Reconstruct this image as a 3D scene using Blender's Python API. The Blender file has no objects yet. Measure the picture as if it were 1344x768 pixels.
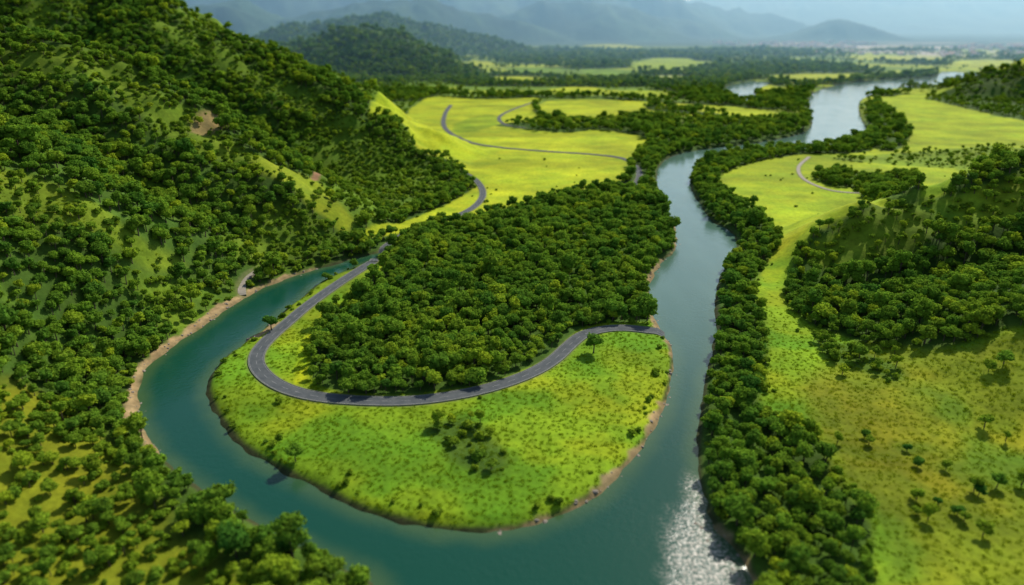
import bpy, math, random, time
import numpy as np
from mathutils import Vector
rng=np.random.default_rng(7); random.seed(7)
scene=bpy.context.scene
# ---------------------------------------------------------------- survey
CAMH=150.0; TH=math.radians(21.6); FP=896.0
def ray(px,py):
    u=(np.asarray(px,float)-672)/FP; v=(384-np.asarray(py,float))/FP
    return u, math.cos(TH)+v*math.sin(TH), -math.sin(TH)+v*math.cos(TH)
def at(px,py,y):
    dx,dy,dz=ray(px,py); t=y/dy
    return (float(dx*t),float(y),float(CAMH+dz*t))
def flat(pts,z=0.0):
    out=[]
    for p in pts:
        dx,dy,dz=ray(*p); t=(z-CAMH)/dz; out.append((float(dx*t),float(dy*t)))
    return np.array(out)
def smooth(pts,n=5,closed=True):
    P=np.asarray(pts,float); N=len(P); out=[]
    for i in range(N if closed else N-1):
        if closed: a,b,c,d=P[(i-1)%N],P[i],P[(i+1)%N],P[(i+2)%N]
        else: a,b,c,d=P[max(i-1,0)],P[i],P[i+1],P[min(i+2,N-1)]
        for k in range(n):
            t=k/n
            out.append(0.5*((2*b)+(-a+c)*t+(2*a-5*b+4*c-d)*t*t+(-a+3*b-3*c+d)*t**3))
    if not closed: out.append(P[-1])
    return np.array(out)
def sst(a,b,x):
    t=np.clip((x-a)/(b-a),0,1); return t*t*(3-2*t)
def vnoise(x,y,seed=0):
    xi=np.floor(x); yi=np.floor(y); fx=x-xi; fy=y-yi
    xi=xi.astype(np.int64); yi=yi.astype(np.int64)
    def h(a,b):
        n=(a*374761393+b*668265263+seed*1446657)&0xffffffff
        n=((n^(n>>13))*1274126177)&0xffffffff
        n=n^(n>>16); return n/4294967295.0
    fx=fx*fx*(3-2*fx); fy=fy*fy*(3-2*fy)
    return (h(xi,yi)*(1-fx)+h(xi+1,yi)*fx)*(1-fy)+(h(xi,yi+1)*(1-fx)+h(xi+1,yi+1)*fx)*fy
def fbm(x,y,seed=0,o=4):
    s=0;a=.5;t=0
    for i in range(o):
        s=s+a*vnoise(x,y,seed+i*17); t+=a; a*=.5; x=x*2.03+5.1; y=y*2.03+1.7
    return s/t
def pdist(X,Y,P,closed=False,margin=80.0,big=1e4):
    """distance to a polyline (signed, negative inside, when closed)"""
    D=np.full(X.shape,big); 
    m=(X>P[:,0].min()-margin)&(X<P[:,0].max()+margin)&(Y>P[:,1].min()-margin)&(Y<P[:,1].max()+margin)
    x=X[m];y=Y[m]
    if x.size==0: return D
    d2=np.full(x.shape,1e12); ins=np.zeros(x.shape,bool)
    n=len(P)
    for i in range(n if closed else n-1):
        ax,ay=P[i];bx,by=P[(i+1)%n]
        ex,ey=bx-ax,by-ay; L=ex*ex+ey*ey+1e-9
        t=np.clip(((x-ax)*ex+(y-ay)*ey)/L,0,1)
        q=(x-ax-t*ex)**2+(y-ay-t*ey)**2
        np.minimum(d2,q,out=d2)
        if closed:
            c=((ay>y)!=(by>y))
            if c.any():
                xx=ax+(y-ay)*ex/(ey if abs(ey)>1e-9 else 1e-9)
                ins^=(c&(x<xx))
    d=np.sqrt(d2)
    if closed: d=np.where(ins,-d,d)
    D[m]=d
    return D
# ---------------------------------------------------------------- water outline
WATER=smooth(flat([(1290,98),(1240,94),(1225,102),(1170,105),(1110,110),(1068,122),(1062,140),(1066,162),(1050,176),(990,188),(900,200),(868,215),(862,235),(868,265),(882,290),(888,322),(868,345),(850,375),(853,400),(860,425),(874,445),(882,470),(880,500),(868,540),(848,578),(828,605),(800,635),(762,662),(715,684),(660,697),(600,697),(540,688),(480,672),(420,642),(360,612),(318,585),(290,550),(274,515),(282,488),(302,466),(325,448),(350,430),(385,400),(425,370),(470,350),(503,337),
 (500,332),(470,338),(440,347),(400,358),(365,370),(330,386),(292,410),(252,438),(214,463),(190,488),(180,515),(184,550),(204,592),(244,632),(300,670),(370,706),(440,742),(500,778),(560,860),(600,1000),(1000,1000),(1000,860),(988,768),(972,728),(940,690),(920,640),(916,590),(921,540),(928,490),(942,440),(940,400),(946,362),(967,325),(960,305),(935,290),(920,270),(907,245),(910,225),(940,209),(1000,199),(1060,196),(1110,187),(1138,176),(1128,150),(1132,130),(1170,117),(1230,111),(1290,106)]),4)
POND=smooth(flat([(946,120),(960,112),(988,107),(1010,110),(992,118),(990,132),(968,131)]),4)
def water_sd(X,Y):
    return np.minimum(pdist(X,Y,WATER,True,90),pdist(X,Y,POND,True,90))
# ---------------------------------------------------------------- hills
RIDGES=[ # (points, width factor, base width)
 ([at(596,243,690)[:2]+(2,),at(560,215,720),at(520,178,760),at(450,118,820),at(400,86,850),at(300,44,880),at(205,-6,910),at(80,-60,950),at(-150,-130,1000),at(-500,-170,1050)],1.5,40),
 ([at(462,310,497)[:2]+(2,),at(430,272,505),at(360,222,512),at(300,180,518),at(250,150,524),at(170,100,530),at(100,62,540),at(0,35,550),at(-200,-10,560),at(-500,-50,600)],1.35,25),
 ([at(300,372,400)[:2]+(2,),at(240,335,385),at(180,298,375),at(100,255,368),at(0,205,360),at(-200,120,350),at(-500,50,340)],1.5,25),
 ([at(165,590,235)[:2]+(2,),at(100,545,232),at(0,495,232),at(-200,410,240),at(-500,300,250)],2.2,25),
 ([at(1048,340,440)[:2]+(6,),at(1090,292,440),at(1160,264,440),at(1230,242,442),at(1344,214,445),at(1500,180,450),at(1750,140,460)],1.15,38),
 ([at(1180,560,240)[:2]+(2,),at(1260,510,252),at(1344,458,268),at(1500,385,280),at(1700,320,290)],2.4,30),
 ([at(1238,128,1500)[:2]+(2,),at(1290,104,1520),at(1344,82,1540),at(1450,45,1560),at(1650,10,1600)],1.6,50),
 # middle-distance hills
 ([at(595,98,2080)[:2]+(5,),at(560,66,2200),at(520,44,2300),at(490,34,2350),at(440,42,2400),at(400,56,2450),at(350,64,2500),at(250,60,2600)],1.6,90),
 ([at(335,56,3400),at(385,34,3500),at(430,32,3500),at(500,20,3600),at(560,34,3650),at(640,50,3700)],1.8,150),
]
FAR=[
 ([at(50,-60,9000),at(150,-55,9000),at(230,-32,9000),at(290,-50,9000),at(340,-8,9000),at(400,-44,9000),at(450,-6,9000),at(520,-44,9000),at(570,-54,9000),at(620,-16,9000),at(665,12,9000),at(710,-12,9000),at(760,-40,9000),at(830,-28,9000),at(880,0,9000),at(960,10,9000),at(1010,20,9000),at(1065,38,9000)],2.0,250),
 ([at(200,8,5600),at(280,-2,5600),at(360,16,5700),at(440,12,5800),at(520,-4,5900),at(600,14,6000),at(680,28,6100)],2.2,160),
 ([at(620,30,6800),at(680,16,6900),at(720,4,7000),at(800,14,7100),at(860,22,7200),at(930,34,7200)],2.2,160),
 ([at(1055,46,7000),at(1095,24,7000),at(1132,44,7000)],2.5,120),
 ([at(800,10,14000),at(900,0,14000),at(1000,-15,14000),at(1100,-30,14000),at(1220,-24,14000),at(1344,-34,14000),at(1500,-20,14000),at(1700,-10,14000)],3.2,500),
]
def ridge(X,Y,R):
    pts,wk,w0=R
    P=np.array(pts); out=np.zeros(X.shape)
    mg=wk*P[:,2].max()+w0
    m=(X>P[:,0].min()-mg)&(X<P[:,0].max()+mg)&(Y>P[:,1].min()-mg)&(Y<P[:,1].max()+mg)
    x=X[m];y=Y[m]
    if x.size==0: return out
    best=np.zeros(x.shape)
    for i in range(len(P)-1):
        ax,ay,az=P[i];bx,by,bz=P[i+1]; ex,ey=bx-ax,by-ay; L=ex*ex+ey*ey+1e-9
        t=np.clip(((x-ax)*ex+(y-ay)*ey)/L,0,1)
        d=np.sqrt((x-ax-t*ex)**2+(y-ay-t*ey)**2)
        hr=az+(bz-az)*t; w=wk*hr+w0; f=np.clip(1-d/w,0,1)
        np.maximum(best,hr*(0.55*f*f*(3-2*f)+0.45*f),out=best)
    out[m]=best
    return out
def hills(X,Y):
    wx=(fbm(X/70,Y/70,3,3)-.5)*34; wy=(fbm(X/70,Y/70,9,3)-.5)*34
    k=np.clip(Y/600,0.5,4)
    s=np.zeros(X.shape)
    for R in RIDGES: s+=ridge(X+wx*k,Y+wy*k,R)**4
    h=s**0.25
    far=Y>4200
    if far.any():
        x=X[far];y=Y[far]; s=np.zeros(x.shape)
        wx=(fbm(x/900,y/900,13,4)-.5)*900; wy=(fbm(x/900,y/900,19,4)-.5)*1300
        for R in FAR: s+=ridge(x+wx*.25,y+wy*.8,R)**4
        s=s**0.25; rg=1-np.abs(2*fbm(x/600,y/800,23,4)-1); s*=0.50+0.68*rg
        h[far]=np.maximum(h[far],s)
    return h
def hgt(X,Y,sd=None,detail=True):
    X=np.asarray(X,float);Y=np.asarray(Y,float)
    if sd is None: sd=water_sd(X,Y)
    h=hills(X,Y)*sst(4,55,sd)
    z=2.2+h
    if detail:
        g=1-np.abs(2*fbm(X/55,Y/55,31,3)-1)
        z=z+(fbm(X/26,Y/26,41,4)-.5)*np.minimum(h*0.34,11)-(g-.6)*np.minimum(h*.26,12)
        z=z+(fbm(X/14,Y/14,47,3)-.5)*1.0*sst(3,25,sd)
    s=sst(-7,5,sd+(fbm(X/9,Y/9,51,2)-.5)*3)
    return -3+(z+3)*s
_t=80*1.018**np.arange(290)
def survey(pts):
    """points seen from the viewpoint, dropped on the terrain"""
    out=[]
    pts=np.asarray(pts,float)
    dx,dy,dz=ray(pts[:,0],pts[:,1])
    Xs=dx[:,None]*_t/dy[:,None]; Ys=np.broadcast_to(_t,Xs.shape); Zs=CAMH+dz[:,None]*_t/dy[:,None]
    G=hgt(Xs.ravel(),Ys.ravel(),detail=False).reshape(Xs.shape)
    diff=Zs-G
    for i in range(len(pts)):
        k=np.argmax(diff[i]<0)
        if diff[i,k]>=0: k=len(_t)-1
        if k==0: k=1
        a,b=diff[i,k-1],diff[i,k]; f=a/(a-b) if (a-b)!=0 else 0
        f=min(max(f,0),1); y=_t[k-1]+(_t[k]-_t[k-1])*f
        out.append((dx[i]*y/dy[i],y))
    return np.array(out)
# ---------------------------------------------------------------- roads
ROADS=[([(872,441),(850,434),(825,431),(795,432),(765,440),(745,456),(728,472),(700,489),(655,506),(600,519),(530,527),(450,525),(395,517),(358,502),(338,482),(338,464),(352,446),(376,425),(402,403),(432,381),(462,361),(490,344)],6.8),
 ([(490,344),(505,325),(540,303),(590,287),(622,272),(634,255),(626,238),(606,224)],5.5),
 ([(592,138),(584,150),(584,168),(610,184),(650,193),(720,199),(790,204),(822,210),(838,224),(836,240),(820,250)],6.0),
 ([(700,134),(668,146),(655,155),(664,164),(690,168)],5.0),
 ([(1062,206),(1048,220),(1056,236),(1090,250),(1130,254)],3.5),
 ([(318,388),(318,372),(328,360),(345,352)],4.5)]
ROADW=[]
for p,w in ROADS:
    ROADW.append((smooth(survey(p),8,False),w))
def road_d(X,Y):
    D=np.full(X.shape,1e4)
    for P,w in ROADW: D=np.minimum(D,pdist(X,Y,P,False,40)-w/2)
    return D
# ---------------------------------------------------------------- land cover
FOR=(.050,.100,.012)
ISL=(.170,.270,.010); MEA=(.330,.375,.012); GRN=(.15,.25,.014)
def ell(cx,cy,rx,ry,n=10):
    return [(cx+rx*math.cos(a)*(1+.25*math.sin(3*a+cx)),cy+ry*math.sin(a)) for a in np.linspace(0,2*math.pi,n,endpoint=False)]
# polygon, tree density, ground colour, edge softness
PAINT=[
 ([(440,150),(500,180),(560,215),(592,240),(560,266),(500,290),(455,300),(425,255),(400,200),(400,165)],.62,(.105,.18,.012),12),
 ([(330,200),(370,212),(420,240),(465,292),(452,308),(425,285),(380,245),(335,222)],.12,(.20,.25,.012),6),
 ([(-150,500),(0,498),(40,505),(110,545),(150,590),(190,640),(230,690),(300,745),(330,800),(-150,900)],.64,(.165,.19,.010),8),
 ([(-80,50),(60,60),(150,90),(260,152),(330,202),(250,190),(150,130),(60,95),(-80,90)],.5,(.125,.19,.012),12),
 ([(-80,200),(60,235),(160,290),(230,335),(200,345),(100,300),(-80,260)],.55,(.12,.18,.012),8),
 ([(200,18),(300,64),(400,110),(430,150),(380,140),(280,80),(200,40)],.55,(.11,.18,.012),15),
 (ell(270,155,24,9),.15,(.25,.18,.07),5),
 (ell(415,230,7,5),0,(.26,.14,.08),2),
 # valley meadows
 ([(488,130),(560,128),(640,132),(705,128),(700,140),(720,165),(800,172),(848,182),(842,198),(826,212),(820,236),(760,250),(700,262),(650,280),(600,292),(540,303),(455,316),(480,300),(545,285),(600,262),(625,240),(600,215),(550,200),(535,170),(505,148)],0,MEA,4),
 ([(598,162),(640,150),(660,158),(640,168),(600,175)],.0,(.22,.30,.01),4),
 ([(650,164),(700,160),(770,170),(740,174),(690,170)],.9,FOR,4),
 ([(708,150),(716,133),(790,131),(860,134),(960,140),(1022,148),(1010,156),(940,154),(860,150),(800,157),(740,160)],0,MEA,6),
 ([(850,136),(900,144),(960,152),(860,146)],.8,FOR,5),
 (ell(625,84,24,4),0,MEA,12),
 (ell(680,105,50,5),0,MEA,12),(ell(700,92,36,3),0,GRN,12),(ell(880,84,52,8),0,(.24,.32,.01),14),(ell(800,62,36,4),0,(.30,.34,.02),20),
 (ell(880,103,38,4),0,(.32,.36,.1),12),(ell(1065,103,60,6),0,MEA,12),(ell(1010,118,30,5),0,MEA,12),(ell(1190,76,90,4),0,MEA,20),(ell(1295,84,60,5),0,MEA,20),(ell(1290,68,40,3),0,(.28,.34,.03),20),(ell(800,95,40,4),0,GRN,12),(ell(760,118,40,4),0,MEA,10),(ell(560,112,36,5),.3,GRN,10),
 # peninsula
 ([(274,515),(300,466),(350,430),(425,370),(470,350),(503,335),(540,303),(620,288),(700,262),(780,248),(862,240),(885,290),(888,322),(850,375),(853,400),(875,445),(882,480),(868,540),(828,605),(762,662),(660,697),(540,688),(420,642),(318,585)],0,ISL,3),
 ([(385,508),(395,455),(425,410),(470,372),(515,345),(500,372),(440,415),(410,450),(408,485)],0,(.26,.35,.008),2),
 ([(408,478),(412,445),(438,410),(478,375),(508,345),(520,315),(560,300),(620,288),(700,264),(780,250),(862,246),(884,285),(886,322),(862,348),(846,380),(850,405),(850,422),(800,424),(762,432),(738,452),(715,472),(680,488),(640,502),(590,512),(520,518),(450,516),(415,503)],1,FOR,2),
 ([(560,560),(600,545),(640,560),(665,600),(640,622),(600,612),(570,590)],.36,(.075,.125,.012),6),
 # right bank
 ([(940,240),(975,218),(1050,203),(1130,200),(1160,182),(1150,150),(1165,128),(1235,116),(1344,143),(1440,150),(1440,175),(1344,200),(1270,228),(1180,256),(1110,284),(1060,315),(1050,345),(1010,345),(1018,310),(990,275)],0,(.29,.36,.012),5),
 ([(1010,345),(1050,340),(1040,372),(1036,390),(1060,420),(1110,440),(1180,465),(1260,450),(1344,430),(1600,430),(1600,650),(1500,900),(1180,900),(1160,775),(1140,690),(1100,620),(1060,570),(1010,550),(1002,500),(1002,420),(992,380)],0,(.19,.31,.010),5),
 ([(1095,208),(1200,200),(1344,195),(1344,212),(1260,226),(1230,220),(1150,215)],.2,(.17,.25,.012),5),
 ([(1065,228),(1100,224),(1160,230),(1205,234),(1215,240),(1170,254),(1130,253),(1085,244)],.75,(.08,.14,.012),4),
 ([(1150,178),(1135,150),(1145,135),(1175,150),(1195,175),(1180,196),(1150,196)],.9,FOR,6),
 ([(1040,350),(1060,318),(1110,290),(1160,272),(1230,250),(1344,224),(1500,192),(1640,172),(1640,420),(1344,425),(1260,446),(1180,465),(1110,440),(1060,420),(1032,390)],.95,FOR,4),
 ([(1062,322),(1110,294),(1160,276),(1260,248),(1344,228),(1450,210),(1450,275),(1344,290),(1240,308),(1180,330),(1120,350),(1075,345)],.42,(.14,.21,.012),6),
 ([(1080,480),(1130,450),(1260,450),(1600,420),(1600,650),(1500,900),(1200,900),(1170,770),(1130,660),(1090,590),(1060,540)],.05,(.160,.205,.010),10),
 ([(1070,440),(1110,450),(1180,480),(1180,500),(1110,480),(1080,470)],.5,(.08,.14,.012),4),
 ([(1215,128),(1260,112),(1344,88),(1440,60),(1440,150),(1344,158),(1260,140)],.6,(.05,.10,.012),10),
]
PA=[(smooth(survey(p),3),d,np.array(c),s) for p,d,c,s in PAINT]
SAND=[(smooth(survey(p),4,False),w) for p,w in [
 ([(415,357),(365,369),(330,385),(290,408),(250,436),(212,461),(186,487),(176,515),(181,550),(203,594)],3.6),
 ([(886,450),(886,490),(874,540),(852,580),(830,608),(800,640),(765,665),(715,688),(640,700)],3.6),
 ([(884,280),(890,322),(868,345),(850,375),(853,402),(868,436)],2.5),
 ([(935,700),(960,735),(985,775)],4.5),
 ([(322,448),(340,440),(362,424)],2.0)]]
def cover(X,Y,sd=None):
    if sd is None: sd=water_sd(X,Y)
    n1=fbm(X/22,Y/22,61,4); n2=fbm(X/75,Y/75,67,3)
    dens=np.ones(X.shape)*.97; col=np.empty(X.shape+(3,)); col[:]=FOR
    # left slopes: lighter scrub
    left=sst(-60,-180,X)*(Y<1100)
    cl=sst(.48,.66,n2+.35*(n1-.5))*left
    dens=dens*(1-.38*cl); col=col*(1-cl[...,None])+cl[...,None]*np.array((.105,.175,.012))
    # distant farmland mosaic on the flat
    ff=sst(950,1500,Y)
    pat=fbm(X/260,Y/120,71,3)
    hl=np.zeros(X.shape); fm=(Y>1300)&(Y<4400); hl[fm]=hills(X[fm],Y[fm])
    f=sst(.48,.54,pat)*ff*sst(14,3,hl)
    fc=np.where((vnoise(X/190+9,Y/90,77)>.5)[...,None],np.array((.28,.34,.015)),np.array((.13,.21,.02)))
    dens=dens*(1-f*.95); col=col*(1-f[...,None])+fc*f[...,None]
    mt=sst(4200,5200,Y); col=col*(1-mt[...,None])+mt[...,None]*(np.array((.035,.075,.04))*(.4+1.2*fbm(X/300,Y/300,79,3))[...,None])
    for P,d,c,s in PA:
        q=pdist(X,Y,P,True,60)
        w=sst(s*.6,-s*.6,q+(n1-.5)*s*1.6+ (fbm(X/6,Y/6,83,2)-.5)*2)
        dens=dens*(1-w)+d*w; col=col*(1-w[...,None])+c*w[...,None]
    meadow=1-np.clip(dens,0,1)
    # meadow variation
    v=fbm(X/20,Y/16,91,3); v2=fbm(X/60,Y/36,93,3)
    mul=(0.85+.30*v)*(0.58+.84*v2)
    yel=sst(.50,.75,fbm(X/30+3,Y/24,97,3))
    near=sst(520,420,Y)
    c2=col*mul[...,None]; c2=c2*(1+ (yel*near)[...,None]*np.array((.38,.10,0))*meadow[...,None])
    # lusher hollows
    lush=sst(.50,.68,fbm(X/34+7,Y/28,99,3))*meadow*(.35+.65*near)
    c2=c2*(1-lush[...,None]*np.array((.36,.14,.0)))
    col=c2
    # sand and gravel shores
    sand=np.zeros(X.shape)
    for P,w in SAND:
        q=pdist(X,Y,P,False,30)
        sand=np.maximum(sand,sst(w*1.15,w*.6,q+(fbm(X/5,Y/5,101,3)-.5)*w*1.4+(fbm(X/20,Y/20,102,2)-.45)*w*1.6))
    sc=np.array((.33,.23,.12))*(.6+.7*fbm(X/3,Y/3,103,3))[...,None]
    col=col*(1-sand[...,None])+sc*sand[...,None]
    # wet edge / river bed
    b=sst(2.2,.2,sd)*(1-.6*sand); col=col*(1-b[...,None])+np.array((.045,.05,.02))*b[...,None]
    # road verge
    rd=road_d(X,Y); r=sst(1.8,.2,rd); col=col*(1-.6*r[...,None])+np.array((.16,.16,.07))*.6*r[...,None]
    # pale settled plain
    tw=sst(3000,3600,Y)*sst(6200,5000,Y)*sst(1300,2200,X)
    tn=sst(.45,.6,fbm(X/300,Y/200,107,3))*tw
    col=col*(1-tn[...,None])+np.array((.42,.38,.33))*tn[...,None]
    dens=dens*(1-sand)*(1-tn)
    return dens,col,rd,sand
# ---------------------------------------------------------------- materials
def newmat(name):
    m=bpy.data.materials.new(name); m.use_nodes=True
    return m,m.node_tree.nodes,m.node_tree.links,m.node_tree.nodes['Principled BSDF']
def ramp(N,stops):
    r=N.new('ShaderNodeValToRGB'); e=r.color_ramp.elements
    while len(e)<len(stops): e.new(.5)
    for i,(p,c) in enumerate(stops):
        e[i].position=p; e[i].color=(c,c,c,1) if not hasattr(c,'__len__') else tuple(c)+(1,)
    return r
def noise(N,L,scale,detail=4,rough=.55,vec=None):
    t=N.new('ShaderNodeTexNoise'); t.inputs['Scale'].default_value=scale; t.inputs['Detail'].default_value=detail; t.inputs['Roughness'].default_value=rough
    if vec is not None: L.new(vec,t.inputs['Vector'])
    return t
def mulcol(N,L,a,b,typ='MULTIPLY',fac=1.0):
    m=N.new('ShaderNodeMix'); m.data_type='RGBA'; m.blend_type=typ; m.inputs[0].default_value=fac
    L.new(a,m.inputs[6]); L.new(b,m.inputs[7]); return m.outputs[2]
# ground
MG,N,L,P=newmat('grassland_ground')
tc=N.new('ShaderNodeTexCoord'); a=N.new('ShaderNodeAttribute'); a.attribute_name='gcol'
n1=noise(N,L,.35,6,.65,tc.outputs['Object']); r1=ramp(N,[(.3,.76),(.7,1.24)]); L.new(n1.outputs[0],r1.inputs[0])
n2=noise(N,L,.05,4,.6,tc.outputs['Object']); r2=ramp(N,[(.3,(.80,.88,.8)),(.7,(1.18,1.10,1.0))]); L.new(n2.outputs[0],r2.inputs[0])
c=mulcol(N,L,a.outputs['Color'],r1.outputs[0]); c=mulcol(N,L,c,r2.outputs[0])
L.new(c,P.inputs['Base Color']); P.inputs['Roughness'].default_value=.95; P.inputs['Specular IOR Level'].default_value=.1
bp=N.new('ShaderNodeBump'); bp.inputs['Strength'].default_value=.6; bp.inputs['Distance'].default_value=.5
L.new(n1.outputs[0],bp.inputs['Height']); L.new(bp.outputs[0],P.inputs['Normal'])
# water
MW,N,L,P=newmat('river_water')
tc=N.new('ShaderNodeTexCoord'); a=N.new('ShaderNodeAttribute'); a.attribute_name='wcol'
sp=N.new('ShaderNodeSeparateColor'); L.new(a.outputs['Color'],sp.inputs[0])
mx=N.new('ShaderNodeMix'); mx.data_type='RGBA'; mx.inputs[6].default_value=(.005,.056,.032,1); mx.inputs[7].default_value=(.045,.095,.034,1)
L.new(sp.outputs[0],mx.inputs[0])
mxs=N.new('ShaderNodeMix'); mxs.data_type='RGBA'; L.new(sp.outputs[2],mxs.inputs[0]); L.new(mx.outputs[2],mxs.inputs[6]); mxs.inputs[7].default_value=(.085,.160,.115,1)  # paler water colour standing in for reflected sky
nf=noise(N,L,.8,6,.75,tc.outputs['Object']); rf=ramp(N,[(.47,0.),(.61,1.)]); L.new(nf.outputs[0],rf.inputs[0])
mm=N.new('ShaderNodeMath'); mm.operation='MULTIPLY'; L.new(rf.outputs[0],mm.inputs[0]); L.new(sp.outputs[1],mm.inputs[1])
mx2=N.new('ShaderNodeMix'); mx2.data_type='RGBA'; L.new(mm.outputs[0],mx2.inputs[0]); L.new(mxs.outputs[2],mx2.inputs[6]); mx2.inputs[7].default_value=(.50,.45,.36,1)  # pale rapids foam, its spread also painting in sun glare
L.new(mx2.outputs[2],P.inputs['Base Color']); P.inputs['IOR'].default_value=1.33
rr=N.new('ShaderNodeMath'); rr.operation='MULTIPLY_ADD'; rr.inputs[1].default_value=.20; rr.inputs[2].default_value=.13; L.new(sp.outputs[1],rr.inputs[0]); L.new(rr.outputs[0],P.inputs['Roughness'])
nw=noise(N,L,.45,5,.6,tc.outputs['Object'])
nbig=noise(N,L,.03,3,.6,tc.outputs['Object']); rb=ramp(N,[(.4,.08),(.65,.40)]); L.new(nbig.outputs[0],rb.inputs[0])
ms=N.new('ShaderNodeMath'); ms.operation='MULTIPLY_ADD'; ms.inputs[1].default_value=.7; L.new(rb.outputs[0],ms.inputs[2]); L.new(sp.outputs[1],ms.inputs[0])
bp=N.new('ShaderNodeBump'); bp.inputs['Distance'].default_value=.5; L.new(ms.outputs[0],bp.inputs['Strength'])
L.new(nw.outputs[0],bp.inputs['Height']); L.new(bp.outputs[0],P.inputs['Normal'])
def plain(name,stops,scale,rough=.9,bump=0,spec=.3):
    m,N,L,P=newmat(name); tc=N.new('ShaderNodeTexCoord'); n=noise(N,L,scale,5,.6,tc.outputs['Object'])
    r=ramp(N,stops); L.new(n.outputs[0],r.inputs[0]); L.new(r.outputs[0],P.inputs['Base Color'])
    P.inputs['Roughness'].default_value=rough; P.inputs['Specular IOR Level'].default_value=spec
    if bump:
        b=N.new('ShaderNodeBump'); b.inputs['Distance'].default_value=bump; L.new(n.outputs[0],b.inputs['Height']); L.new(b.outputs[0],P.inputs['Normal'])
    return m
MA=plain('asphalt',[(.3,(.060,.070,.072)),(.7,(.105,.112,.110))],.25,.9,0,.1)
ML=plain('road_paint',[(.3,(.15,.15,.14)),(.7,(.36,.36,.34))],2)
MK=plain('concrete_kerb',[(.3,(.12,.13,.09)),(.7,(.20,.20,.16))],1)
MD=plain('dirt_track',[(.3,(.22,.19,.14)),(.7,(.33,.29,.22))],.6)
MB=plain('bark',[(.3,(.05,.035,.02)),(.7,(.12,.09,.06))],3,.9,.05)
MR=plain('river_stone',[(.3,(.14,.11,.08)),(.7,(.34,.29,.22))],.8,.8,.1)
MWALL=plain('white_plaster',[(.3,(.5,.48,.44)),(.7,(.7,.68,.63))],.3)
MROOF=plain('clay_roof',[(.3,(.25,.12,.08)),(.7,(.4,.25,.18))],.3)
def leafmat(name,dark,light,yel,tr_=.35,lo_=.55,hi_=1.5):
    m,N,L,P=newmat(name); N.remove(P); P=N.new('ShaderNodeBsdfDiffuse')
    oi=N.new('ShaderNodeObjectInfo'); at_=N.new('ShaderNodeAttribute'); at_.attribute_type='INSTANCER'; at_.attribute_name='tint'
    r=ramp(N,[(0,dark),(1,light)]); L.new(oi.outputs['Random'],r.inputs[0])
    mx=N.new('ShaderNodeMix'); mx.data_type='RGBA'; L.new(at_.outputs['Fac'],mx.inputs[0]); L.new(r.outputs[0],mx.inputs[6]); mx.inputs[7].default_value=tuple(yel)+(1,)
    tc=N.new('ShaderNodeTexCoord'); n=noise(N,L,.55,3,.6,tc.outputs['Object']); r2=ramp(N,[(.3,lo_),(.7,hi_)]); L.new(n.outputs[0],r2.inputs[0])
    c=mulcol(N,L,mx.outputs[2],r2.outputs[0]); L.new(c,P.inputs[0])
    tr=N.new('ShaderNodeBsdfTranslucent'); L.new(c,tr.inputs[0])
    ms=N.new('ShaderNodeMixShader'); ms.inputs[0].default_value=tr_; out=N['Material Output']
    L.new(P.outputs[0],ms.inputs[1]); L.new(tr.outputs[0],ms.inputs[2]); L.new(ms.outputs[0],out.inputs[0])
    return m
MLF=leafmat('foliage',(.050,.155,.020),(.160,.300,.024),(.33,.42,.022),.4)
MGR=leafmat('grass_blades',(.18,.29,.008),(.23,.33,.008),(.34,.36,.010),.3,.85,1.15)
# ---------------------------------------------------------------- mesh helper
def mkmesh(name,V,F,mats,fm=None,smooth_=False):
    me=bpy.data.meshes.new(name); me.from_pydata([tuple(v) for v in V],[],[tuple(f) for f in F])
    for m in mats: me.materials.append(m)
    if fm is not None: me.polygons.foreach_set('material_index',np.array(fm,np.int32))
    if smooth_: me.polygons.foreach_set('use_smooth',np.ones(len(me.polygons),bool))
    me.update(); return me
def link(o,parent=None):
    scene.collection.objects.link(o)
    if parent: o.parent=parent
    return o
# ---------------------------------------------------------------- terrain sheet
ys=[70.0]
while ys[-1]<17500: ys.append(ys[-1]*1.0062+ (0))
ys=np.array(ys); ss=np.linspace(-1.12,1.12,820)
YY=np.repeat(ys[:,None],len(ss),1); XX=ss[None,:]*(YY+150)
X=XX.ravel();Y=YY.ravel(); SD=water_sd(X,Y)
Z=hgt(X,Y,SD)
dens,col,rd,sand=cover(X,Y,SD)
Z0=hgt(X,Y,SD,detail=False); k=sst(5,.5,rd); Z=Z*(1-k)+(Z0)*k
Z+=(rng.random(Z.shape)-.5)*.15*sst(3,8,rd)*sst(0,4,SD)*sst(900,500,Y)
nr,nc=XX.shape
def grid_mesh(name,X,Y,Z,keep=None):
    idx=np.arange(nr*nc).reshape(nr,nc)
    q=np.stack([idx[:-1,:-1],idx[:-1,1:],idx[1:,1:],idx[1:,:-1]],-1).reshape(-1,4)
    if keep is not None:
        q=q[keep[q].any(1)]
        u,inv=np.unique(q,return_inverse=True); q=inv.reshape(-1,4)
    else: u=np.arange(nr*nc)
    me=bpy.data.meshes.new(name)
    me.vertices.add(len(u)); me.vertices.foreach_set('co',np.stack([X[u],Y[u],Z[u]],-1).astype(np.float32).ravel())
    me.loops.add(q.size); me.loops.foreach_set('vertex_index',q.astype(np.int32).ravel())
    me.polygons.add(len(q)); me.polygons.foreach_set('loop_start',np.arange(0,q.size,4,dtype=np.int32))
    me.polygons.foreach_set('use_smooth',np.ones(len(q),bool))
    me.update(calc_edges=True); me.validate()
    return me,u
me,u=grid_mesh('terrain',X,Y,Z)
ca=me.color_attributes.new('gcol','FLOAT_COLOR','POINT')
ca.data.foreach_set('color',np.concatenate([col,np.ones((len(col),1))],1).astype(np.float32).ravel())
me.materials.append(MG); link(bpy.data.objects.new('terrain',me))
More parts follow.
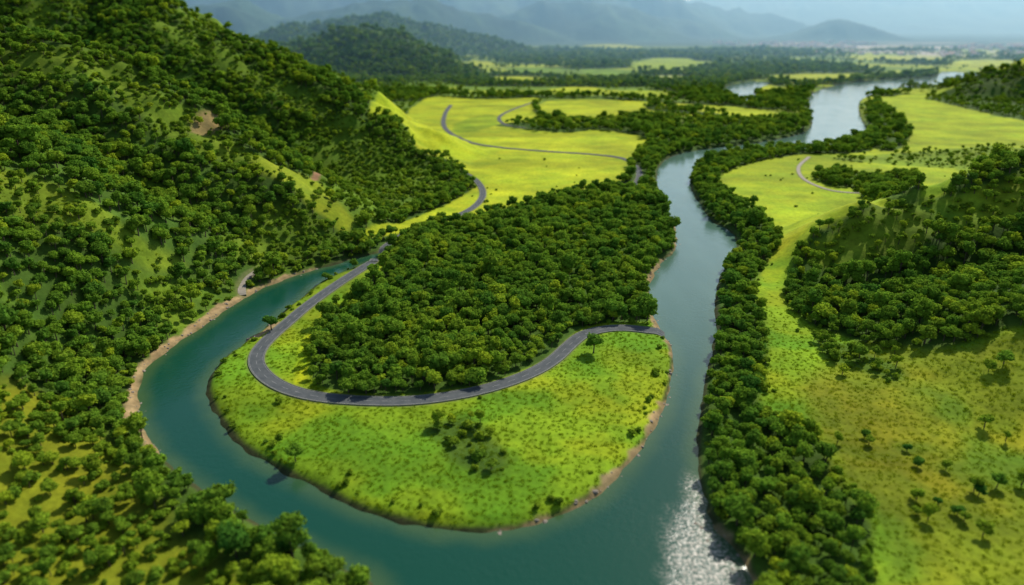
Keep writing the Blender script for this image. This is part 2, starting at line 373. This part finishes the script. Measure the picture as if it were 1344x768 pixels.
# water sheet
me,u=grid_mesh('river',X,Y,np.zeros_like(X),keep=(SD<9))
RAP=smooth(flat([(915,630),(945,690),(975,735),(992,780),(1000,860),(880,860),(885,770),(880,715),(893,655)]),4)
sh=sst(-9,1,SD[u]+(fbm(X[u]/8,Y[u]/8,111,3)-.5)*4); rp=sst(5,-9,pdist(X[u],Y[u],RAP,True,40)+(fbm(X[u]/7,Y[u]/12,113,4)-.5)*14)
sky_refl=sst(200,400,Y[u])*sst(10,70,X[u])*.85+.3*sst(700,1100,Y[u])  # sky reflection painted as a paler water tone, right channel and far reach
sky_refl=sky_refl*(.7+.6*fbm(X[u]/18,Y[u]/60,117,3))
wc=np.stack([sh,rp,np.clip(sky_refl,0,1),np.ones_like(sh)],-1)
ca=me.color_attributes.new('wcol','FLOAT_COLOR','POINT'); ca.data.foreach_set('color',wc.astype(np.float32).ravel())
me.materials.append(MW); link(bpy.data.objects.new('river',me))
# ---------------------------------------------------------------- roads
def ribbon(name,P,o1,o2,dz,mat,dash=None,drop=.0):
    d=np.gradient(P,axis=0); d/=np.linalg.norm(d,axis=1)[:,None]+1e-9; nrm=np.stack([d[:,1],-d[:,0]],-1)
    A=P+nrm*o1; B=P+nrm*o2
    zc=hgt(P[:,0],P[:,1],detail=False)
    V=[];F=[]
    for i in range(len(P)):
        V+=[(A[i,0],A[i,1],zc[i]+dz),(B[i,0],B[i,1],zc[i]+dz)]
        if drop: V+=[(A[i,0],A[i,1],zc[i]+dz-drop),(B[i,0],B[i,1],zc[i]+dz-drop)]
    st=4 if drop else 2
    for i in range(len(P)-1):
        if dash and (i//dash)%2: continue
        a,b=i*st,(i+1)*st
        F.append((a,a+1,b+1,b))
        if drop: F.append((a,b,b+2,a+2)); F.append((a+1,a+3,b+3,b+1))
    return bpy.data.objects.new(name,mkmesh(name,V,F,[mat]))
def resample(P,step):
    s=np.r_[0,np.cumsum(np.linalg.norm(np.diff(P,axis=0),axis=1))]; t=np.arange(0,s[-1],step)
    return np.stack([np.interp(t,s,P[:,0]),np.interp(t,s,P[:,1])],-1)
for i,(P_,w) in enumerate(ROADW):
    Q=resample(P_,2.0)
    for _ in range(6): Q[1:-1]=(Q[:-2]+Q[1:-1]*2+Q[2:])/4
    if i<4:
        r=link(ribbon('road',Q,-w/2,w/2,.34,MA,drop=1.5))
        link(ribbon('centre_line',Q,-.08,.08,.348,ML,dash=2),r)
        link(ribbon('edge_line_a',Q,-w/2+.35,-w/2+.47,.348,ML),r); link(ribbon('edge_line_b',Q,w/2-.47,w/2-.35,.348,ML),r)
        link(ribbon('kerb_a',Q,-w/2-.30,-w/2+.02,.46,MK,drop=1.5),r); link(ribbon('kerb_b',Q,w/2-.02,w/2+.30,.46,MK,drop=1.5),r)
    else: link(ribbon('dirt_track',Q,-w/2,w/2,.34,MD,drop=1.5))
# ---------------------------------------------------------------- trees
def ico(sub):
    import bmesh
    bm=bmesh.new(); bmesh.ops.create_icosphere(bm,subdivisions=sub,radius=1)
    v=np.array([x.co[:] for x in bm.verts]); f=[[y.index for y in x.verts] for x in bm.faces]; bm.free(); return v,f
IV,IF=ico(2)
def limb(V,F,M,p,q,r1,r2,mat,n=6):
    p=np.array(p,float);q=np.array(q,float); d=q-p; d/=np.linalg.norm(d)
    a=np.cross(d,[0,0,1.0] if abs(d[2])<.9 else [1.0,0,0]); a/=np.linalg.norm(a); b=np.cross(d,a); s=len(V)
    for c,r in((p,r1),(q,r2)):
        for k in range(n):
            t=2*math.pi*k/n; V.append(c+a*r*math.cos(t)+b*r*math.sin(t))
    for k in range(n): F.append((s+k,s+(k+1)%n,s+n+(k+1)%n,s+n+k)); M.append(mat)
def tree(name,seed,h=8.5,cr=3.6,nl=11,leaves=50,low=.28):
    g=np.random.default_rng(seed); V=[];F=[];M=[]
    top=np.array([g.normal()*.3,g.normal()*.3,h*.62]); limb(V,F,M,(0,0,-1),top,.32,.14,0)
    lobes=[]
    for k in range(nl):
        a=k*2.4+g.random(); rr=cr*.62*math.sqrt((k+.4)/nl)*(.8+.4*g.random()); z=h*(low+.22)+ (1-(rr/cr)**2)*h*.34*(.5+.6*g.random())
        if k%3==2: z-=h*.16
        lobes.append((np.array([rr*math.cos(a),rr*math.sin(a),z]),cr*(.28+.26*g.random())))
    for c,r in lobes[::2]: limb(V,F,M,top*.6,c,.13,.04,0,4)
    for c,r in lobes:
        s=len(V); jit=1+.35*(g.random(len(IV))-.5)
        for v,j in zip(IV,jit): V.append(c+v*r*.80*j*np.array([1,1,.85]))
        for f in IF: F.append(tuple(s+i for i in f)); M.append(1)
        for _ in range(leaves):
            d=g.normal(size=3); d/=np.linalg.norm(d)
            if d[2]<-.5: d[2]*=-1
            p=c+d*r*(.80+.42*g.random())*np.array([1,1,.88]); nn=d+g.normal(size=3)*.55; nn/=np.linalg.norm(nn)
            t=np.cross(nn,g.normal(size=3)); t/=np.linalg.norm(t); b=np.cross(nn,t); z=.22+.26*g.random(); s=len(V)
            V+= [p-t*z-b*z*.6,p+t*z-b*z*.5,p+t*z*.7+b*z*.7+nn*.08,p-t*z*.8+b*z*.6]
            F.append((s,s+1,s+2,s+3)); M.append(1)
    me=mkmesh(name,V,F,[MB,MLF],M); return me
def shrub(name,seed):
    return tree(name,seed,h=2.6,cr=1.8,nl=6,leaves=40,low=.0)
def tuft(name,seed):
    g=np.random.default_rng(seed);V=[];F=[]
    for k in range(40):
        a=g.random()*6.28; r=.8*math.sqrt(g.random()); p=np.array([r*math.cos(a),r*math.sin(a),0]); a2=g.random()*6.28
        d=np.array([math.cos(a2),math.sin(a2),0]); lean=g.normal(size=3)*.25; hgt_=.25+.35*g.random()*(1-r*.5); s=len(V)
        V+=[p-d*.10,p+d*.10,p+lean*.6+d*.06+np.array([0,0,hgt_*.7]),p+lean+np.array([0,0,hgt_])]
        F.append((s,s+1,s+2,s+3))
    return mkmesh(name,V,F,[MGR])
def rock(name,seed):
    g=np.random.default_rng(seed); j=.75+.5*g.random(len(IV)); V=[v*j[i]*np.array([1,.8,.55]) for i,v in enumerate(IV)]
    return mkmesh(name,V,IF,[MR])
def coll(name,meshes):
    c=bpy.data.collections.new(name)
    for m in meshes: c.objects.link(bpy.data.objects.new(m.name,m))
    return c
TREES=[tree('broadleaf_a',1),tree('broadleaf_b',2,9.5,3.9,12),tree('broadleaf_c',3,6.6,3.2,9),tree('broadleaf_d',4,8.0,4.5,14),tree('broadleaf_e',5,11.5,3.3,12)]
CT=coll('tree_kinds',TREES); CS=coll('shrub_kinds',[shrub('shrub_%d'%i,20+i) for i in range(3)])
CG=coll('tuft_kinds',[tuft('tuft_%d'%i,40+i) for i in range(4)]); CR=coll('rock_kinds',[rock('rock_%d'%i,60+i) for i in range(4)])
def scatter(name,x,y,z,scl,tint,C,zs=None):
    n=len(x); me=bpy.data.meshes.new(name); me.vertices.add(n)
    me.vertices.foreach_set('co',np.stack([x,y,z],-1).astype(np.float32).ravel())
    def attr(nm,ty,v):
        a=me.attributes.new(nm,ty,'POINT'); a.data.foreach_set('value',v)
    attr('scl','FLOAT',scl.astype(np.float32)); attr('zsc','FLOAT',(scl*(.75+.4*rng.random(n))).astype(np.float32)); attr('rot','FLOAT',(rng.random(n)*6.283).astype(np.float32))
    attr('vid','INT',rng.integers(0,len(C.objects),n).astype(np.int32)); attr('tint','FLOAT',np.clip(tint,0,1).astype(np.float32))
    me.update()
    o=link(bpy.data.objects.new(name,me)); md=o.modifiers.new('scatter','NODES')
    ng=bpy.data.node_groups.new(name+'_scatter','GeometryNodeTree')
    ng.interface.new_socket('Geometry',in_out='INPUT',socket_type='NodeSocketGeometry'); ng.interface.new_socket('Geometry',in_out='OUTPUT',socket_type='NodeSocketGeometry')
    gi=ng.nodes.new('NodeGroupInput'); go=ng.nodes.new('NodeGroupOutput'); ip=ng.nodes.new('GeometryNodeInstanceOnPoints')
    ci=ng.nodes.new('GeometryNodeCollectionInfo'); ci.inputs['Collection'].default_value=C; ci.inputs['Separate Children'].default_value=True; ci.inputs['Reset Children'].default_value=True
    def na(nm,ty):
        q=ng.nodes.new('GeometryNodeInputNamedAttribute'); q.data_type=ty; q.inputs['Name'].default_value=nm
        return [s for s in q.outputs if s.enabled and s.name=='Attribute'][0]
    l=ng.links; l.new(gi.outputs[0],ip.inputs['Points']); l.new(ci.outputs[0],ip.inputs['Instance']); ip.inputs['Pick Instance'].default_value=True
    l.new(na('vid','INT'),ip.inputs['Instance Index'])
    c1=ng.nodes.new('ShaderNodeCombineXYZ'); l.new(na('rot','FLOAT'),c1.inputs[2]); l.new(c1.outputs[0],ip.inputs['Rotation'])
    c2=ng.nodes.new('ShaderNodeCombineXYZ'); s=na('scl','FLOAT'); l.new(s,c2.inputs[0]); l.new(s,c2.inputs[1]); l.new(na('zsc','FLOAT'),c2.inputs[2]); l.new(c2.outputs[0],ip.inputs['Scale'])
    l.new(ip.outputs[0],go.inputs[0]); md.node_group=ng
    return o
def cand(y0,y1,cell):
    xm=1.1*(y1+150); gx=np.arange(-xm,xm,cell); gy=np.arange(y0,y1,cell)
    A,B=np.meshgrid(gx,gy); A=A.ravel();B=B.ravel()
    A=A+(rng.random(A.shape)-.5)*cell*1.1; B=B+(rng.random(B.shape)-.5)*cell*1.1
    k=np.abs(A)<.95*(B+100); return A[k],B[k]
tx=[];ty=[];tz=[];ts=[];tt=[]
for y0,y1,cell,sc in [(90,330,4.6,.90),(330,900,5.3,1.03),(900,2200,10,1.5),(2200,4200,18,2.1)]:
    x,y=cand(y0,y1,cell); sd=water_sd(x,y); k=sd>2.2; x=x[k];y=y[k];sd=sd[k]
    d,c,r,s=cover(x,y,sd)
    cl=fbm(x/30,y/30,131,3)
    p=np.where(d>.9,d,d*(.45+1.1*sst(.3,.7,cl)))
    k=(rng.random(x.shape)<p)&(r>2.6); x,y,d,cl,sd=x[k],y[k],d[k],cl[k],sd[k]
    z=hgt(x,y,sd); tx.append(x);ty.append(y);tz.append(z-.2)
    big=fbm(x/16,y/16,137,2)
    ts.append(sc*(.50+1.0*big*rng.random(x.shape)+.50*(rng.random(x.shape)<.13)*rng.random(x.shape)+.1)*np.where(d<.75,.70,1))
    tt.append(.02+.35*(1-d)+.55*sst(.42,.8,fbm(x/24,y/24,139,3))*rng.random(x.shape)+.7*(rng.random(x.shape)<.16)*rng.random(x.shape)+.18*rng.random(x.shape))
cat=np.concatenate
scatter('forest',cat(tx),cat(ty),cat(tz),cat(ts),cat(tt),CT)
# shrubs on slopes and meadow edges
x,y=cand(90,800,5); sd=water_sd(x,y); d,c,r,s=cover(x,y,sd); e=fbm(x/18,y/18,151,3)
p=np.where((sd>1)&(sd<7)&(s<.3),.40,0)+.55*sst(.05,.5,d)*(d<.9)+.004+.03*sst(.6,.7,e)
k=(sd>1.5)&(r>1.5)&(rng.random(x.shape)<p); x,y,d,sd=x[k],y[k],d[k],sd[k]
scatter('shrubs',x,y,hgt(x,y,sd)-.1,.5+.9*rng.random(x.shape)*np.where(d>.3,1.2,.7),.2+.4*rng.random(x.shape),CS)
# meadow grass tufts
x,y=cand(90,400,1.4); sd=water_sd(x,y); k=(sd>1.6); x,y,sd=x[k],y[k],sd[k]; d,c,r,s=cover(x,y,sd)
k=(d<.6)&(s<.3)&(r>.9)&(rng.random(x.shape)<.45*sst(400,300,y)+.03)&(c[:,1]>.06); x,y,d,sd,c=x[k],y[k],d[k],sd[k],c[k]
scatter('meadow_grass',x,y,hgt(x,y,sd)-.08,.5+.7*rng.random(x.shape),np.clip((c[:,0]/c[:,1]-.55)*1.8,0,1),CG)
# stones along the shores and in the rapids
x,y=cand(110,520,1.5); sd=water_sd(x,y); d,c,r,s=cover(x,y,sd); rp=pdist(x,y,RAP,True,40)
k=((s>.4)&(sd>-2.5)&(rng.random(x.shape)<.15))|((rp<-2)&(rng.random(x.shape)<.11)&(sd>-9)); x,y,sd=x[k],y[k],sd[k]
scatter('river_stones',x,y,np.maximum(hgt(x,y,sd),-.2),.25+.9*rng.random(x.shape)**2,np.zeros(x.shape),CR)
# single trees
for i,(p,s) in enumerate([((356,433),1.15),((779,463),1.25),((1318,478),1.1),((600,292),.9),((713,262),1.1),((388,606),.9),((1190,592),.55),((1204,612),.5),((1284,650),.65),((1308,640),.7),((1230,662),.5),((1256,676),.5),((1135,575),.5),((690,268),.8)]):
    q=survey([p])[0]; o=bpy.data.objects.new('broadleaf_tree',TREES[i%4]); o.location=(q[0],q[1],float(hgt(q[:1],q[1:2])[0])-.1)
    o.scale=(s,s,s*.85); o.rotation_euler=(0,0,i*1.3); link(o)
# distant town
V=[];F=[];M=[]
for _ in range(420):
    x=rng.uniform(1500,4200); y=rng.uniform(3300,5600)
    if vnoise(np.array([x/400]),np.array([y/300]),161)[0]<.45: continue
    z=float(hgt(np.array([x]),np.array([y]))[0]); w,l,h=rng.uniform(8,16),rng.uniform(10,26),rng.uniform(5,14); s=len(V)
    V+=[(x-w,y-l,z-1),(x+w,y-l,z-1),(x+w,y+l,z-1),(x-w,y+l,z-1),(x-w,y-l,z+h),(x+w,y-l,z+h),(x+w,y+l,z+h),(x-w,y+l,z+h),(x,y-l,z+h+5),(x,y+l,z+h+5)]
    for f,m in [((0,1,5,4),0),((1,2,6,5),0),((2,3,7,6),0),((3,0,4,7),0),((4,5,8),0),((6,7,9),0),((5,6,9,8),1),((7,4,8,9),1)]: F.append(tuple(s+a for a in f)); M.append(m)
link(bpy.data.objects.new('distant_town',mkmesh('distant_town',V,F,[MWALL,MROOF],M)))
# ---------------------------------------------------------------- atmosphere: blue valley haze
import bmesh
bm=bmesh.new(); bmesh.ops.create_cube(bm,size=1)
for v in bm.verts: v.co=Vector((v.co.x*46000,10900+v.co.y*18600,430+v.co.z*980))
bmesh.ops.recalc_face_normals(bm,faces=bm.faces)
me=bpy.data.meshes.new('valley_haze'); bm.to_mesh(me); bm.free()
m=bpy.data.materials.new('haze'); m.use_nodes=True; N=m.node_tree.nodes; N.clear()
HC=(.34,.68,1,1); HD=1/6000
vs=N.new('ShaderNodeVolumeScatter'); vs.inputs['Color'].default_value=HC; vs.inputs['Density'].default_value=HD; vs.inputs['Anisotropy'].default_value=.5
va=N.new('ShaderNodeVolumeAbsorption'); va.inputs['Color'].default_value=HC; va.inputs['Density'].default_value=HD*.35
ad=N.new('ShaderNodeAddShader'); o=N.new('ShaderNodeOutputMaterial'); l=m.node_tree.links
l.new(vs.outputs[0],ad.inputs[0]); l.new(va.outputs[0],ad.inputs[1]); l.new(ad.outputs[0],o.inputs['Volume'])
me.materials.append(m); link(bpy.data.objects.new('valley_haze',me))
# ---------------------------------------------------------------- light
EL,AZ=math.radians(42),math.radians(36)
w=bpy.data.worlds.new('World'); scene.world=w; w.use_nodes=True; nt=w.node_tree
sk=nt.nodes.new('ShaderNodeTexSky'); sk.sky_type='NISHITA'; sk.sun_disc=False; sk.sun_elevation=EL; sk.sun_rotation=AZ; sk.altitude=150
bg=nt.nodes['Background']; bg.inputs['Strength'].default_value=.15; nt.links.new(sk.outputs[0],bg.inputs[0])
ld=bpy.data.lights.new('sun','SUN'); ld.energy=5; ld.angle=math.radians(.5); ld.color=(1,.94,.84)
lo=link(bpy.data.objects.new('sun',ld)); sdv=Vector((math.sin(AZ)*math.cos(EL),math.cos(AZ)*math.cos(EL),math.sin(EL)))
lo.rotation_euler=sdv.to_track_quat('Z','Y').to_euler()
# ---------------------------------------------------------------- camera
cd=bpy.data.cameras.new('camera'); cd.lens=24; cd.sensor_width=36; cd.clip_start=1; cd.clip_end=40000
co=link(bpy.data.objects.new('camera',cd)); co.location=(0,0,CAMH); co.rotation_euler=(math.pi/2-TH,0,0)
cd.dof.use_dof=True; cd.dof.focus_distance=360; cd.dof.aperture_fstop=.012
scene.camera=co
scene.view_settings.view_transform='Standard'; scene.view_settings.look='None'; scene.view_settings.exposure=0
